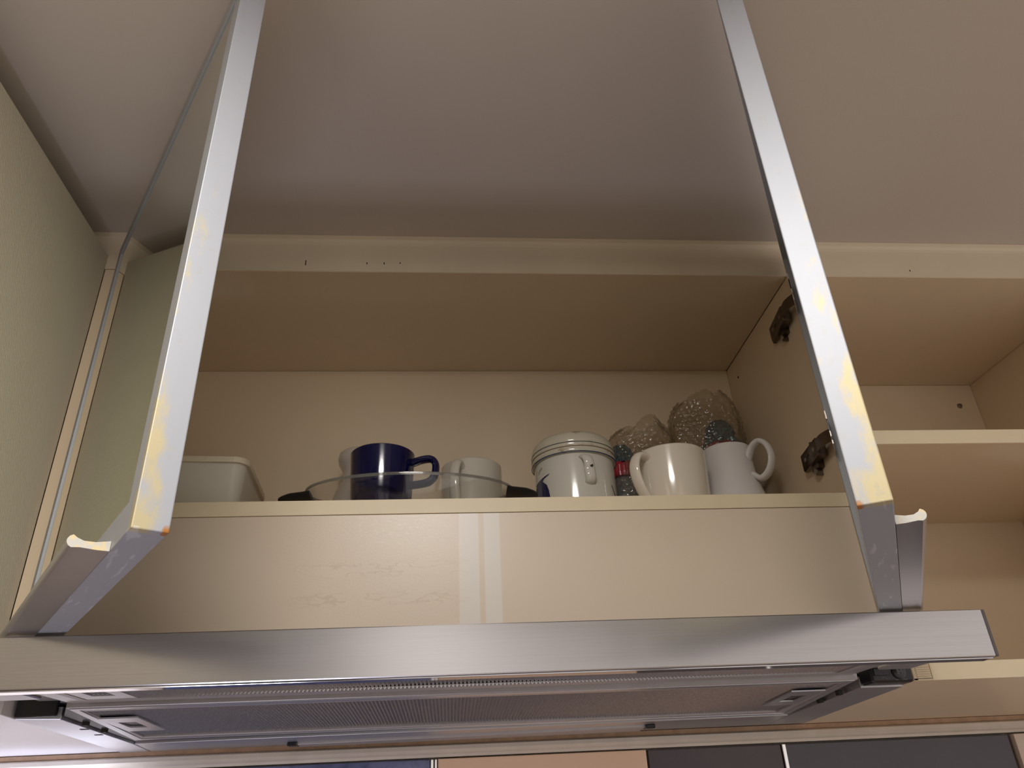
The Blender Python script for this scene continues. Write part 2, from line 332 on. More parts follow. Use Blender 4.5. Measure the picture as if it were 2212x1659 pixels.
# fascia board between cupboards and ceiling, with the rounded caulk joint
bm = bmesh.new()
prof = [(0.018, H1 + 0.0004), (0, H1 + 0.0004), (0, CE - 0.010), (-0.0008, CE - 0.006), (-0.003, CE - 0.0025), (-0.008, CE - 0.0002), (0.018, CE - 0.0002)]
A = [bm.verts.new((-0.74, y, z)) for y, z in prof]; B = [bm.verts.new((1.95, y, z)) for y, z in prof]
for i in range(len(prof)):
    j = (i + 1) % len(prof); bm.faces.new((A[i], A[j], B[j], B[i]))
bm.faces.new(A[::-1]); bm.faces.new(B); bmesh.ops.recalc_face_normals(bm, faces=bm.faces[:])
tr1 = struct('trim_1', bm, m_trim)
for x, z, h in ((0.2395, 0.325, 0.004), (0.3178, 0.3252, 0.0014), (0.340, 0.3254, 0.0016), (0.3606, 0.3262, 0.0012), (1.060, 0.3226, 0.0014)):
    bm = bmesh.new(); box(bm, x - 0.0006, x + 0.0006, -0.0003, 0.001, z - h, z + h); link('nail_mark', bm, m_hole, parent=tr1)
# raw edge strip and moulding where the underside meets the wall
sbox('trim_2', m_raw, -0.99, 1.95, 0.300, WY, -0.2262, -0.2202, bev=0.0006)
bm = bmesh.new()
prof = [(WY, -0.2262), (0.302, -0.2262), (0.297, -0.2285), (0.2965, -0.233), (0.301, -0.2365), (0.306, -0.2385), (0.308, -0.2415), (WY, -0.2415)]
A = [bm.verts.new((-0.99, y, z)) for y, z in prof]; B = [bm.verts.new((1.95, y, z)) for y, z in prof]
for i in range(len(prof)):
    j = (i + 1) % len(prof); bm.faces.new((A[i], A[j], B[j], B[i]))
bm.faces.new(A[::-1]); bm.faces.new(B); bmesh.ops.recalc_face_normals(bm, faces=bm.faces[:])
struct('trim_3', bm, m_mould)
# wall tiles below, each its own piece
m_tblue = mat('mottled_blue_tile', (0.13, 0.15, 0.30), 0.15, mott=0.75, mscale=60, spec=0.6)
m_ttanrefl = mat('tan_reflection_tile', (0.85, 0.58, 0.40), 0.2, mott=0.03)  # tan reflection seen in a dark polished tile, put into the base colour
m_tdark = mat('plum_black_tile', (0.055, 0.032, 0.038), 0.12, mott=0.35, mscale=9)
m_tgrey = mat('slate_tile', (0.06, 0.05, 0.062), 0.15, mott=0.35, mscale=9)
m_tcream = mat('cream_tile', (0.62, 0.50, 0.40), 0.35, mott=0.04)
m_chrome = mat('chrome_strip', (0.85, 0.84, 0.82), 0.12, 1.0)
for name, x0, x1, mm, yo in (('tile', -0.60, 0.043, m_tcream, 0.002), ('tile', 0.047, 0.398, m_tblue, 0.002), ('tile', 0.4085, 0.6845, m_ttanrefl, 0.006), ('tile', 0.688, 0.8715, m_tdark, 0.002), ('tile', 0.8785, 1.200, m_tgrey, 0.002), ('tile', 1.204, 1.62, m_tcream, 0.008)):
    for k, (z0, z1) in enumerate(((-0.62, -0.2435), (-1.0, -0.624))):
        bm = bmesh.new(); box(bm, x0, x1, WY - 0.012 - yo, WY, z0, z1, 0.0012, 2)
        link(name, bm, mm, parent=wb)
for x0, x1 in ((0.399, 0.4025), (0.4045, 0.4075), (0.8722, 0.8778)):
    bm = bmesh.new(); box(bm, x0, x1, WY - 0.017, WY, -1.0, -0.2435, 0.0008); link('joint_strip', bm, m_chrome, parent=wb)
for o in list(wb.children): o.location = (0, 0, 0)

# ---------------------------------------------------------------- left cupboard
lc = thing('corner_cupboard', 'olive beige cupboard side standing forward at the left edge, gap above it', 'cupboard', (-0.38, -0.4, -0.2))
XL = -0.0074
bm = bmesh.new(); hexa(bm, [(XL - 0.018, -0.95, ZB), (XL, -0.95, ZB), (XL, 0.0, ZB), (XL - 0.018, 0.0, ZB), (XL - 0.018, -0.95, 0.3329), (XL, -0.95, 0.3329), (XL, 0.0, 0.3329), (XL - 0.018, 0.0, 0.3329)], 0.0006)
part('side_panel', bm, m_wallpaper, lc)
pbox('top_panel', m_lam, lc, -0.74, XL - 0.0185, -0.95, 0.30, 0.314, 0.332)
bm = bmesh.new(); hexa(bm, [(-0.74, -0.95, ZB), (XL - 0.0185, -0.95, ZB), (XL - 0.0185, 0.0, ZB), (-0.74, 0.0, ZB), (-0.74, -0.95, ZB + 0.018), (XL - 0.0185, -0.95, ZB + 0.018), (XL - 0.0185, 0.0, ZB + 0.018), (-0.74, 0.0, ZB + 0.018)])
part('front_bottom_panel', bm, m_under, lc)
bm = bmesh.new(); hexa(bm, [(-0.74, 0.0005, zt(0)), (0.0068, 0.0005, zt(0)), (0.0068, 0.299, zt(0.299)), (-0.74, 0.299, zt(0.299)), (-0.74, 0.0005, -0.19), (0.0068, 0.0005, -0.19), (0.0068, 0.299, -0.19), (-0.74, 0.299, -0.19)], 0.0005)
part('bottom_panel', bm, m_under, lc)
pbox('front_panel', m_lam, lc, -0.74, XL - 0.0185, -0.97, -0.952, ZB, 0.332)

# ---------------------------------------------------------------- middle cupboard with its two doors
mc = thing('wall_cupboard', 'open beige wall cupboard with two aluminium-framed mirror doors above the steel hood', 'cupboard', (0, 0, 0))
pbox('side_panel', m_lam, mc, -0.0070, 0.0085, 0.0, 0.299, -0.189, H1 - 0.0003)
pbox('side_panel', m_lam, mc, XR, 0.8995, 0.0, 0.299, ZB, H1 - 0.0003)
pbox('top_panel', m_lam, mc, 0.0087, XR - 0.0002, 0.0005, 0.299, H1, H1 + 0.018)
pbox('back_panel', m_backp, mc, 0.0087, XR - 0.0002, 0.2568, 0.265, -0.0165, H1 - 0.0003)
sh = pbox('shelf_board', m_lam, mc, 0.0087, XR - 0.0002, 0.0012, 0.2565, -0.0165, 0.0)
pbox('edge_band', m_edge, mc, 0.0087, XR - 0.0002, 0.0, 0.0011, -0.0165, 0.0, bev=0.0002, sub_of=sh)
hp = pbox('hood_front_panel', m_panel, mc, 0.0087, XR - 0.0002, 0.0006, 0.0165, -0.1885, -0.0170)
bm = bmesh.new(); lathe(bm, [(0, 0), (0.0022, 0)], seg=12); bmesh.ops.rotate(bm, verts=bm.verts, matrix=Matrix.Rotation(PI / 2, 3, 'Y')); bmesh.ops.translate(bm, verts=bm.verts, vec=(XR - 0.0004, 0.2184, 0.2773)); part('drill_hole', bm, m_hole, mc)

def make_door(name_label, hx, hy, ang, sgn):
    W, T, Z0, Z1, F = 0.4585, 0.0197 if sgn > 0 else 0.0191, -0.1605, 0.3382, 0.021
    def S(x0, x1): return (x0, x1) if sgn > 0 else (-x1, -x0)
    # frame as a ring of four mitred rails
    bm = bmesh.new()
    o = [(0, Z0), (W, Z0), (W, Z1), (0, Z1)]; i = [(F, Z0 + F), (W - F, Z0 + F), (W - F, Z1 - F), (F, Z1 - F)]
    ring_prism(bm, o, i, 0.0, T)
    for v in bm.verts:                       # (s, z, n) -> (x, y, z)
        s_, z_, n_ = v.co; v.co = (sgn * s_, n_, z_)
    bmesh.ops.recalc_face_normals(bm, faces=bm.faces[:])
    es = [e for e in bm.edges if len(e.link_faces) == 2 and e.calc_face_angle(0) > 1.0]
    bmesh.ops.bevel(bm, geom=es, offset=0.0007, segments=2, affect='EDGES', profile=0.6)
    me = bpy.data.meshes.new('door'); bm.to_mesh(me); bm.free(); me.materials.append(m_alu)
    d = bpy.data.objects.new('door', me); COL.objects.link(d); d.parent = mc; d.location = (hx, hy, 0); d.rotation_euler = (0, 0, ang)
    d['label'] = name_label
    def sub(nm, bm, m, smooth=False):
        me = bpy.data.meshes.new(nm); bmesh.ops.recalc_face_normals(bm, faces=bm.faces[:]); bm.to_mesh(me); bm.free(); me.materials.append(m)
        if smooth:
            for p in me.polygons: p.use_smooth = True
            me.set_sharp_from_angle(angle=math.radians(35))
        q = bpy.data.objects.new(nm, me); COL.objects.link(q); q.parent = d; return q
    bm = bmesh.new(); x0, x1 = S(F + 0.0003, W - F - 0.0003); box(bm, x0, x1, 0.0016, 0.0066, Z0 + F + 0.0003, Z1 - F - 0.0003, 0.0005)
    sub('glass_panel', bm, m_mirror)
    # handle rail along the bottom edge, standing out from the outer face
    tipn = 0.0175 if sgn < 0 else 0.0225
    top = [(0.0, -0.1545), (-0.35 * tipn, -0.1562), (-0.62 * tipn, -0.1563), (-0.78 * tipn, -0.1550)]
    tip = [(-tipn + 0.0036 - 0.0038 * math.cos(a), -0.1571 + 0.0038 * math.sin(a)) for a in [math.radians(q) for q in (75, 45, 20, 0, -20, -45, -75)]]
    bot = [(-0.70 * tipn, -0.1602), (-0.30 * tipn, -0.1606), (0.0, -0.1604)]
    prof = top + tip + bot
    prof = [(n_ - 0.0002, z_ - 0.0002) for n_, z_ in prof]
    sa, sb = 0.030, 0.409
    bm = bmesh.new(); A = [bm.verts.new((sgn * sa, n_, z_)) for n_, z_ in prof]; B = [bm.verts.new((sgn * sb, n_, z_)) for n_, z_ in prof]
    for k in range(len(prof)):
        j = (k + 1) % len(prof); bm.faces.new((A[k], A[j], B[j], B[k]))
    bm.faces.new(A)
    bm.faces.new(B)
    sub('handle', bm, m_alu_dk, True)
    bm = bmesh.new(); A = [bm.verts.new((sgn * sb, n_, z_)) for n_, z_ in prof]; B = [bm.verts.new((sgn * (sb + 0.001), n_, z_)) for n_, z_ in prof]
    for k in range(len(prof)):
        j = (k + 1) % len(prof); bm.faces.new((A[k], A[j], B[j], B[k]))
    bm.faces.new(A); bm.faces.new(B)
    sub('handle_end_cap', bm, m_alu_end)
    # hinge flanges let into the inner face
    for zc in (0.252, 0.0570):
        for dz in (-1, 1):
            bm = bmesh.new(); x0, x1 = S(0.010, 0.062)
            box(bm, x0, x1, T - 0.001, T + 0.0003, zc + dz * 0.0140 - 0.0065, zc + dz * 0.0140 + 0.0065)
            es = [e for e in bm.edges if abs(e.verts[0].co.y - e.verts[1].co.y) > 0.0008 and (e.verts[0].co.z - zc) * dz > 0.018]
            bmesh.ops.bevel(bm, geom=es, offset=0.0065, segments=5, affect='EDGES')
            sub('hinge_flange', bm, m_flange)
        bm = bmesh.new(); x0, x1 = S(0.008, 0.060); box(bm, x0, x1, T - 0.0008, T + 0.0003, zc - 0.0075, zc + 0.0075, 0.0001); sub('hinge_cup', bm, m_black)
    return d
dl = make_door('left door, rust stained at its lower corner', 0.0081, -0.0063, -1.0049, 1)
dr = make_door('right door, yellow stained down its edge', 0.8932, -0.0179, 1.0572, -1)

# hinges on the right side panel
def hinge(zc):
    X = XR
    bm = bmesh.new()                       # cranked arm from the cup out over the mounting plate
    pth = smooth_path([(X - 0.0075, -0.030, zc), (X - 0.012, -0.022, zc), (X - 0.0165, -0.008, zc), (X - 0.0155, 0.006, zc), (X - 0.0135, 0.018, zc)], 5)
    rings = []
    for i, p in enumerate(pth):
        t = (pth[min(i + 1, len(pth) - 1)] - pth[max(i - 1, 0)]).normalized(); nn = Vector((-t.y, t.x, 0))
        hw = 0.0075; th = 0.0012
        rings.append([bm.verts.new(p + nn * th + Vector((0, 0, hw))), bm.verts.new(p + nn * th - Vector((0, 0, hw))), bm.verts.new(p - nn * th - Vector((0, 0, hw))), bm.verts.new(p - nn * th + Vector((0, 0, hw)))])
    for a, b in zip(rings, rings[1:]):
        for j in range(4): bm.faces.new((a[j], a[(j + 1) % 4], b[(j + 1) % 4], b[j]))
    bm.faces.new(rings[0]); bm.faces.new(rings[-1]); bmesh.ops.recalc_face_normals(bm, faces=bm.faces[:])
    # body block with a sloping nose
    hexa(bm, [(X - 0.0165, 0.010, zc - 0.0110), (X - 0.004, 0.010, zc - 0.0125), (X - 0.004, 0.066, zc - 0.0125), (X - 0.010, 0.066, zc - 0.0110),
              (X - 0.0165, 0.010, zc + 0.0110), (X - 0.004, 0.010, zc + 0.0125), (X - 0.004, 0.066, zc + 0.0125), (X - 0.010, 0.066, zc + 0.0110)], 0.0012)
    bmesh.ops.recalc_face_normals(bm, faces=bm.faces[:])
    h = part('hinge', bm, m_bronze, mc, True)
    def sp(nm, bm, m): return link(nm, bm, m, parent=h, smooth=True)
    bm = bmesh.new(); box(bm, X - 0.0045, X - 0.0002, 0.022, 0.074, zc - 0.0085, zc + 0.0085, 0.001, 2); sp('mounting_plate', bm, m_bronze)
    for dz in (-1, 1):
        bm = bmesh.new(); box(bm, X - 0.0080, X - 0.0002, 0.030, 0.048, min(zc + dz * 0.008, zc + dz * 0.026), max(zc + dz * 0.008, zc + dz * (0.030 if dz < 0 else 0.018)))
        es = [e for e in bm.edges if abs(e.verts[0].co.x - e.verts[1].co.x) > 0.004 and (e.verts[0].co.z - zc) * dz > 0.015]
        bmesh.ops.bevel(bm, geom=es, offset=0.0075, segments=6, affect='EDGES'); sp('plate_wing', bm, m_bronze)
        bm = bmesh.new(); lathe(bm, [(0, 0.0025), (0.002, 0.0024), (0.0038, 0.0014), (0.004, 0)], seg=16)
        bmesh.ops.rotate(bm, verts=bm.verts, matrix=Matrix.Rotation(-PI / 2, 3, 'Y')); bmesh.ops.translate(bm, verts=bm.verts, vec=(X - 0.0080, 0.039, zc + dz * 0.0205)); sp('screw', bm, m_screw) if dz < 0 else bm.free()
    for y, m in ((0.020, m_screw), (0.052, m_screw)):
        bm = bmesh.new(); lathe(bm, [(0, 0.0012), (0.0026, 0.001), (0.0032, 0)], seg=14)
        bmesh.ops.rotate(bm, verts=bm.verts, matrix=Matrix.Rotation(-PI / 2, 3, 'Y')); bmesh.ops.translate(bm, verts=bm.verts, vec=(X - 0.0158 + (y - 0.01) * 0.116, y, zc)); sp('screw', bm, m)
    bm = bmesh.new(); box(bm, X - 0.0135, X - 0.0105, 0.034, 0.043, zc - 0.002, zc + 0.002, 0.0008, 2); sp('slot', bm, m_hole)
hinge(0.258); hinge(0.0635)

# ---------------------------------------------------------------- right cupboard
rc = thing('shelf_cupboard', 'doorless beige cupboard right of the aluminium doors, one shelf, screw in back', 'cupboard', (0.9, 0, 0))
RL, RR = 0.9205, 1.3398
pbox('side_panel', m_lam, rc, 0.9003, RL, 0.0, 0.3175, ZB, H1 - 0.0003)
pbox('side_panel', m_lam, rc, RR, RR + 0.018, 0.0, 0.3175, ZB, H1 - 0.0003)
pbox('top_panel', m_lam, rc, 0.9003, RR + 0.018, 0.0005, 0.3175, H1, H1 + 0.018)
pbox('back_panel', m_lam, rc, RL + 0.0002, RR - 0.0002, 0.309, 0.3174, -0.187, H1 - 0.0003)
s2 = pbox('shelf', m_lam, rc, RL + 0.0004, RR - 0.0002, 0.0014, 0.3088, 0.0612, 0.0792)
pbox('edge_band', m_edge, rc, RL + 0.0004, RR - 0.0002, 0.0001, 0.0013, 0.0612, 0.0792, 0.0002, sub_of=s2)
bm = bmesh.new(); hexa(bm, [(RL + 0.0002, 0.0014, ZB), (RR - 0.0002, 0.0014, ZB), (RR - 0.0002, 0.2995, zt(0.2995)), (RL + 0.0002, 0.2995, zt(0.2995)), (RL + 0.0002, 0.0014, -0.188), (RR - 0.0002, 0.0014, -0.188), (RR - 0.0002, 0.2995, -0.188), (RL + 0.0002, 0.2995, -0.188)])
s3 = part('bottom_panel', bm, m_lam, rc)
pbox('edge_band', m_edge, rc, RL + 0.0006, RR - 0.0002, 0.0, 0.0013, ZB, -0.188, 0.0002, sub_of=s3)
bm = bmesh.new(); hexa(bm, [(0.9003, 0.0, ZB - 0.0001), (RL, 0.0, ZB - 0.0001), (RL, 0.2995, zt(0.2995)), (0.9003, 0.2995, zt(0.2995)), (0.9003, 0.0, ZB + 0.002), (RL, 0.0, ZB + 0.002), (RL, 0.2995, ZB + 0.002), (0.9003, 0.2995, ZB + 0.002)])
part('side_panel_foot', bm, m_lam, rc)
bm = bmesh.new()                                       # toothed end-grain patch on the side panel's front edge
for k in range(8):
    z0 = ZB + 0.0002 + k * 0.0022; box(bm, 0.9042, 0.9200, -0.0008, 0.0, z0, z0 + 0.0013, 0.0003)
part('ribbed_edge', bm, m_edge, rc)
bm = bmesh.new(); lathe(bm, [(0, 0.0012), (0.0014, 0.0012), (0.0017, 0.0028), (0.0034, 0.0026), (0.0046, 0.0008), (0.0048, 0)], seg=24)
bmesh.ops.rotate(bm, verts=bm.verts, matrix=Matrix.Rotation(PI / 2, 3, 'X')); bmesh.ops.translate(bm, verts=bm.verts, vec=(1.3063, 0.309, 0.2706)); part('screw', bm, m_screw, rc, True)

# ---------------------------------------------------------------- extractor hood
hd = thing('extractor_hood', 'brushed steel pull-out extractor hood under the middle cupboard', 'hood', (0.45, 0.1, -0.2056))
XV0, XV1, YV = 0.0005, 0.900, -0.136
v = pbox('visor', m_steel, hd, XV0, XV1, YV, YV + 0.016, -0.2038, -0.1632, 0.0008)
pbox('visor_end_cap', mat('dark_end_cap', (0.10, 0.085, 0.09), 0.4, mott=0.1), hd, XV1 + 0.0001, XV1 + 0.0035, YV + 0.0005, YV + 0.022, -0.2036, -0.1634, 0.0008, sub_of=v)
pbox('visor_lip', m_lip, hd, XV0, XV1 - 0.002, YV + 0.002, YV + 0.0165, -0.2052, -0.2040, 0.0003, sub_of=v)
for x in (0.078, 0.806):
    pbox('slide_rail', m_hood, hd, x, x + 0.016, YV + 0.017, -0.024, -0.2010, -0.1960, 0.001)
pbox('slide_bracket', m_hood, hd, 0.022, 0.060, YV + 0.017, -0.040, -0.1990, -0.1960, 0.001)
pbox('slide_bracket', m_hood, hd, 0.842, 0.876, YV + 0.017, -0.040, -0.1990, -0.1960, 0.001)
def corrugated(x0, x1, y0, y1, zf, n, amp):
    bm = bmesh.new(); prev = None
    for k in range(2 * n + 1):
        x = x0 + (x1 - x0) * k / (2 * n); a = amp if k % 2 else -amp
        q = (bm.verts.new((x, y0, zf(y0) + a)), bm.verts.new((x, y1, zf(y1) + a)))
        if prev: bm.faces.new((prev[0], prev[1], q[1], q[0]))
        prev = q
    return bm
# front filter behind the visor
ff = part('front_filter', corrugated(0.098, 0.800, YV + 0.020, -0.046, lambda y: -0.1985, 190, 0.0019), m_mesh, hd)
bm = bmesh.new(); ring_prism(bm, [(0.094, YV + 0.017), (0.806, YV + 0.017), (0.806, -0.026), (0.094, -0.026)], [(0.100, YV + 0.0171), (0.798, YV + 0.0171), (0.798, -0.044), (0.100, -0.044)], -0.2012, -0.1990); part('front_filter_frame', bm, m_hooddk, hd, sub_of=None)
def catch(x0, x1, y0, y1, zf, nm='filter_catch', flip=False):
    bm = bmesh.new(); cx, cy = (x0 + x1) / 2, (y0 + y1) / 2; kx, ky = (x1 - x0) * 0.23, (y1 - y0) * 0.21
    ring_prism(bm, [(x0, y0), (x1, y0), (x1, y1), (x0, y1)], [(cx - kx, cy - ky), (cx + kx, cy - ky), (cx + kx, cy + ky), (cx - kx, cy + ky)], lambda p: zf(p[1]) - 0.0014, lambda p: zf(p[1]))
    c = part(nm, bm, m_hood, hd)
    bm = bmesh.new(); box(bm, cx - kx, cx + kx, cy - ky, cy + ky, zf(cy) + 0.0002, zf(cy) + 0.004); part('latch', bm, m_darkrecess, hd, sub_of=c)
catch(0.103, 0.146, YV + 0.022, -0.048, lambda y: -0.2000)
# main filter tray
tray = bmesh.new()
ring_prism(tray, [(0.0748, -0.0235), (0.8285, -0.0235), (0.8440, 0.195), (0.0600, 0.195)], [(0.0835, -0.0030), (0.8200, -0.0030), (0.8210, 0.178), (0.0775, 0.178)], lambda p: zt(p[1], -0.0006), lambda p: zt(p[1], 0.0085))
bmesh.ops.bevel(tray, geom=[e for e in tray.edges if e.calc_face_angle(0) > 1.0], offset=0.0006, segments=1, affect='EDGES')
tr = part('filter_tray', tray, m_hooddk, hd)
bm = bmesh.new(); ring_prism(bm, [(0.0775, -0.0215), (0.826, -0.0215), (0.8415, 0.193), (0.0625, 0.193)], [(0.0835, -0.0150), (0.8200, -0.0150), (0.834, 0.186), (0.072, 0.186)], lambda p: zt(p[1], -0.0014), lambda p: zt(p[1], -0.0007)); part('tray_lip', bm, m_hood, hd, sub_of=tr)
zm = lambda y: zt(y, 0.0030)
part('main_filter', corrugated(0.0790, 0.8215, -0.0020, 0.1770, zm, 200, 0.0019), m_mesh, hd)
catch(0.0800, 0.1185, 0.036, 0.122, lambda y: zt(y, -0.0002))
catch(0.7810, 0.8180, 0.030, 0.118, lambda y: zt(y, -0.0002))
# chassis: two end flanges and the rear flange around a dark recess
def flange(nm, pts, m=m_hood):
    bm = bmesh.new(); n = len(pts)
    a = [bm.verts.new((x, y, zt(y, -0.0012))) for x, y in pts]; b = [bm.verts.new((x, y, zt(y, 0.0100))) for x, y in pts]
    for i in range(n): j = (i + 1) % n; bm.faces.new((a[i], a[j], b[j], b[i]))
    bm.faces.new(a[::-1]); bm.faces.new(b); bmesh.ops.recalc_face_normals(bm, faces=bm.faces[:])
    bmesh.ops.bevel(bm, geom=bm.edges[:], offset=0.0005, segments=1, affect='EDGES')
    return part(nm, bm, m, hd)
flange('end_flange', [(0.0095, 0.0225), (0.0480, 0.0315), (0.0500, 0.2240), (0.0450, 0.2985), (0.0095, 0.2985)])
flange('end_flange', [(0.9010, 0.0240), (0.9010, 0.2880), (0.8490, 0.2880), (0.8470, 0.2040), (0.8535, 0.0225)])
flange('rear_flange', [(0.0515, 0.2250), (0.8465, 0.2060), (0.8485, 0.2880), (0.0465, 0.2985)])
bm = bmesh.new(); hexa(bm, [(0.030, -0.022, -0.1915), (0.875, -0.022, -0.1915), (0.875, 0.285, -0.2010), (0.030, 0.285, -0.2010), (0.030, -0.022, -0.1890), (0.875, -0.022, -0.1890), (0.875, 0.285, -0.1895), (0.030, 0.285, -0.1895)]); part('chassis', bm, m_hooddk, hd)
for pts in (((0.0480, 0.0315), (0.0585, 0.0)), ((0.8440, 0.0), (0.8535, 0.0225))): pass
# recess side walls
bm = bmesh.new(); hexa(bm, [(0.0505, 0.0310, zt(0.03, 0.0015)), (0.0735, -0.020, zt(-0.02, 0.0015)), (0.0600, 0.205, zt(0.205, 0.0015)), (0.0515, 0.2235, zt(0.2235, 0.0015)), (0.0505, 0.0310, -0.193), (0.0735, -0.020, -0.192), (0.0600, 0.205, -0.199), (0.0515, 0.2235, -0.199)]); bmesh.ops.recalc_face_normals(bm, faces=bm.faces[:]); part('recess_strip', bm, m_darkrecess, hd)
bm = bmesh.new(); hexa(bm, [(0.052, 0.1965, zt(0.196, 0.0015)), (0.846, 0.1965, zt(0.196, 0.0015)), (0.846, 0.2050, zt(0.205, 0.0015)), (0.052, 0.2245, zt(0.2245, 0.0015)), (0.052, 0.1965, -0.2), (0.846, 0.1965, -0.2), (0.846, 0.205, -0.2), (0.052, 0.2245, -0.2)]); part('recess_strip', bm, m_darkrecess, hd)
for x, y in ((0.0560, 0.070), (0.0552, 0.121), (0.8465, 0.0592), (0.8462, 0.109)):
    bm = bmesh.new(); box(bm, x - 0.0022, x + 0.0022, y - 0.004, y + 0.004, zt(y, -0.0020), zt(y, 0.003)); part('slot', bm, m_hole, hd)
for x, y in ((0.0440, 0.098), (0.0425, 0.140)):
    bm = bmesh.new(); box(bm, x - 0.004, x + 0.004, y - 0.0022, y + 0.0022, zt(y, -0.0016), zt(y, 0.0)); part('slot', bm, m_hole, hd)
# black end blocks
pbox('control_block', m_black, hd, 0.0100, 0.0485, 0.0180, 0.0222, zt(0.02), -0.1800, 0.0010)
cb = pbox('control_block', m_black, hd, 0.8535, 0.8990, -0.004, 0.0215, zt(0.02), -0.1860, 0.0022)
bm = bmesh.new(); lathe(bm, [(0, 0.0022), (0.0062, 0.0022), (0.0074, 0.0012), (0.0076, 0)], seg=28); bmesh.ops.rotate(bm, verts=bm.verts, matrix=Matrix.Rotation(PI / 2, 3, 'X')); bmesh.ops.translate(bm, verts=bm.verts, vec=(0.8835, -0.004, -0.1965)); part('knob', bm, m_black, hd, True, sub_of=cb)
bm = bmesh.new()
for bx in ((-0.0028, -0.0020, -0.003, 0.003), (0.0020, 0.0028, -0.003, 0.003), (-0.0012, 0.0012, 0.0022, 0.0028), (-0.0012, 0.0012, -0.0004, 0.0002), (-0.0016, -0.0010, -0.003, 0.0028), (0.0010, 0.0016, 0, 0.0028)):
    box(bm, 0.8835 + bx[0], 0.8835 + bx[1], -0.0064, -0.0061, -0.1965 + bx[2], -0.1965 + bx[3])
part('knob_marking', bm, m_grid, hd, sub_of=cb)
bm = bmesh.new(); box(bm, 0.8565, 0.8735, -0.0052, -0.0038, -0.2000, -0.1930, 0.0005); part('rocker_switch', bm, m_black, hd, sub_of=cb)
bm = bmesh.new()
for bx in ((0.864, 0.867, -0.2020, -0.2016), (0.868, 0.8695, -0.2032, -0.2028), (0.878, 0.881, -0.2046, -0.2042), (0.886, 0.891, -0.2046, -0.2040)): box(bm, bx[0], bx[1], -0.0044, -0.0040, bx[2], bx[3])
part('switch_marking', bm, m_grid, hd, sub_of=cb)
# lamp cover between two clips
bm = bmesh.new(); hexa(bm, [(0.232, 0.268, zt(0.268, -0.0040)), (0.672, 0.240, zt(0.240, -0.0040)), (0.672, 0.276, zt(0.276, -0.0040)), (0.232, 0.292, zt(0.292, -0.0040)), (0.232, 0.268, zt(0.268)), (0.672, 0.240, zt(0.240)), (0.672, 0.276, zt(0.276)), (0.232, 0.292, zt(0.292))], 0.0008)
part('lamp_cover', bm, m_hooddk, hd)
for x, y in ((0.2275, 0.272), (0.677, 0.243)):
    bm = bmesh.new(); box(bm, x - 0.006, x + 0.006, y - 0.010, y + 0.010, zt(y, -0.0055), zt(y, -0.0008), 0.001); part('lamp_clip', bm, m_black, hd)

# ---------------------------------------------------------------- crockery
def mug_body(c, prof_out, wall=0.0035):
    bm = bmesh.new()
    r0, z0 = prof_out[0]; rt_, zt_ = prof_out[-1]
    inner = [(max(r - wall, 0.002), max(z, z0 + 0.006)) for r, z in reversed(prof_out)]
    prof = [(0, z0)] + prof_out + [(rt_ - wall * 0.3, zt_ + 0.0012), (rt_ - wall * 0.7, zt_ + 0.0012)] + inner + [(0, z0 + 0.006)]
    lathe(bm, prof, c, 64); return bm
def handle_bm(c, az, pts, ra, rb, scale=None):   # pts: (radial, z)
    d = Vector((math.cos(az), math.sin(az), 0)); side = Vector((-math.sin(az), math.cos(az), 0))
    P = smooth_path([Vector((c[0], c[1], c[2] + z)) + d * r for r, z in pts], 7)
    bm = bmesh.new(); sweep(bm, P, side, ra, rb, 14, scale); return bm
def make_mug(name, label, cat, c, prof, m, az, hp_, ra, rb, group=None, wall=0.0035, scale=None):
    t = thing(name, label, cat, c, group)
    b = part('body', mug_body(c, prof, wall), m, t, True)
    part('handle', handle_bm(c, az, hp_, ra, rb, scale), m, t, True)
    return t
# cream mug
make_mug('mug', 'cream white mug at the shelf edge, thick strap handle facing front left', 'mug', (0.7115, 0.100, 0),
         [(0.038, 0.0), (0.0412, 0.003), (0.0430, 0.012), (0.0446, 0.05), (0.0459, 0.089)], m_cream, math.radians(-147),
         [(0.041, 0.0765), (0.050, 0.0800), (0.062, 0.0765), (0.0690, 0.062), (0.0665, 0.044), (0.057, 0.026), (0.043, 0.014)], 0.0080, 0.0044)
# cool white flared mug
make_mug('mug', 'cool white mug with flared foot and ring handle raised at the right', 'mug', (0.8050, 0.140, 0),
         [(0.049, 0.0), (0.0505, 0.004), (0.0500, 0.012), (0.046, 0.030), (0.0395, 0.050), (0.0350, 0.070), (0.0335, 0.090), (0.0332, 0.114)], m_white, math.radians(-48),
         [(0.030, 0.092), (0.038, 0.107), (0.050, 0.113), (0.060, 0.104), (0.063, 0.086), (0.056, 0.069), (0.044, 0.062), (0.034, 0.070)], 0.0080, 0.0040)
# navy cup
make_mug('cup', 'navy blue glossy cup standing inside the oval glass dish', 'cup', (0.340, 0.098, 0.0065),
         [(0.028, 0.0), (0.0320, 0.002), (0.0352, 0.012), (0.0375, 0.030), (0.0392, 0.060), (0.0404, 0.0875)], m_blue, math.radians(-12),
         [(0.0375, 0.0740), (0.050, 0.0775), (0.0625, 0.0775), (0.0685, 0.0700), (0.0675, 0.0560), (0.061, 0.0480), (0.050, 0.0455), (0.0365, 0.0450)], 0.0075, 0.0046)
# small speckled cup behind
make_mug('mug', 'speckled off-white mug behind the glass dish, handle pointing forward', 'mug', (0.4555, 0.202, 0),
         [(0.038, 0.0), (0.041, 0.004), (0.0425, 0.015), (0.0428, 0.06), (0.0425, 0.118)], m_speck, math.radians(-112),
         [(0.039, 0.104), (0.050, 0.109), (0.060, 0.104), (0.067, 0.085), (0.065, 0.060), (0.056, 0.040), (0.040, 0.030)], 0.0070, 0.0040)
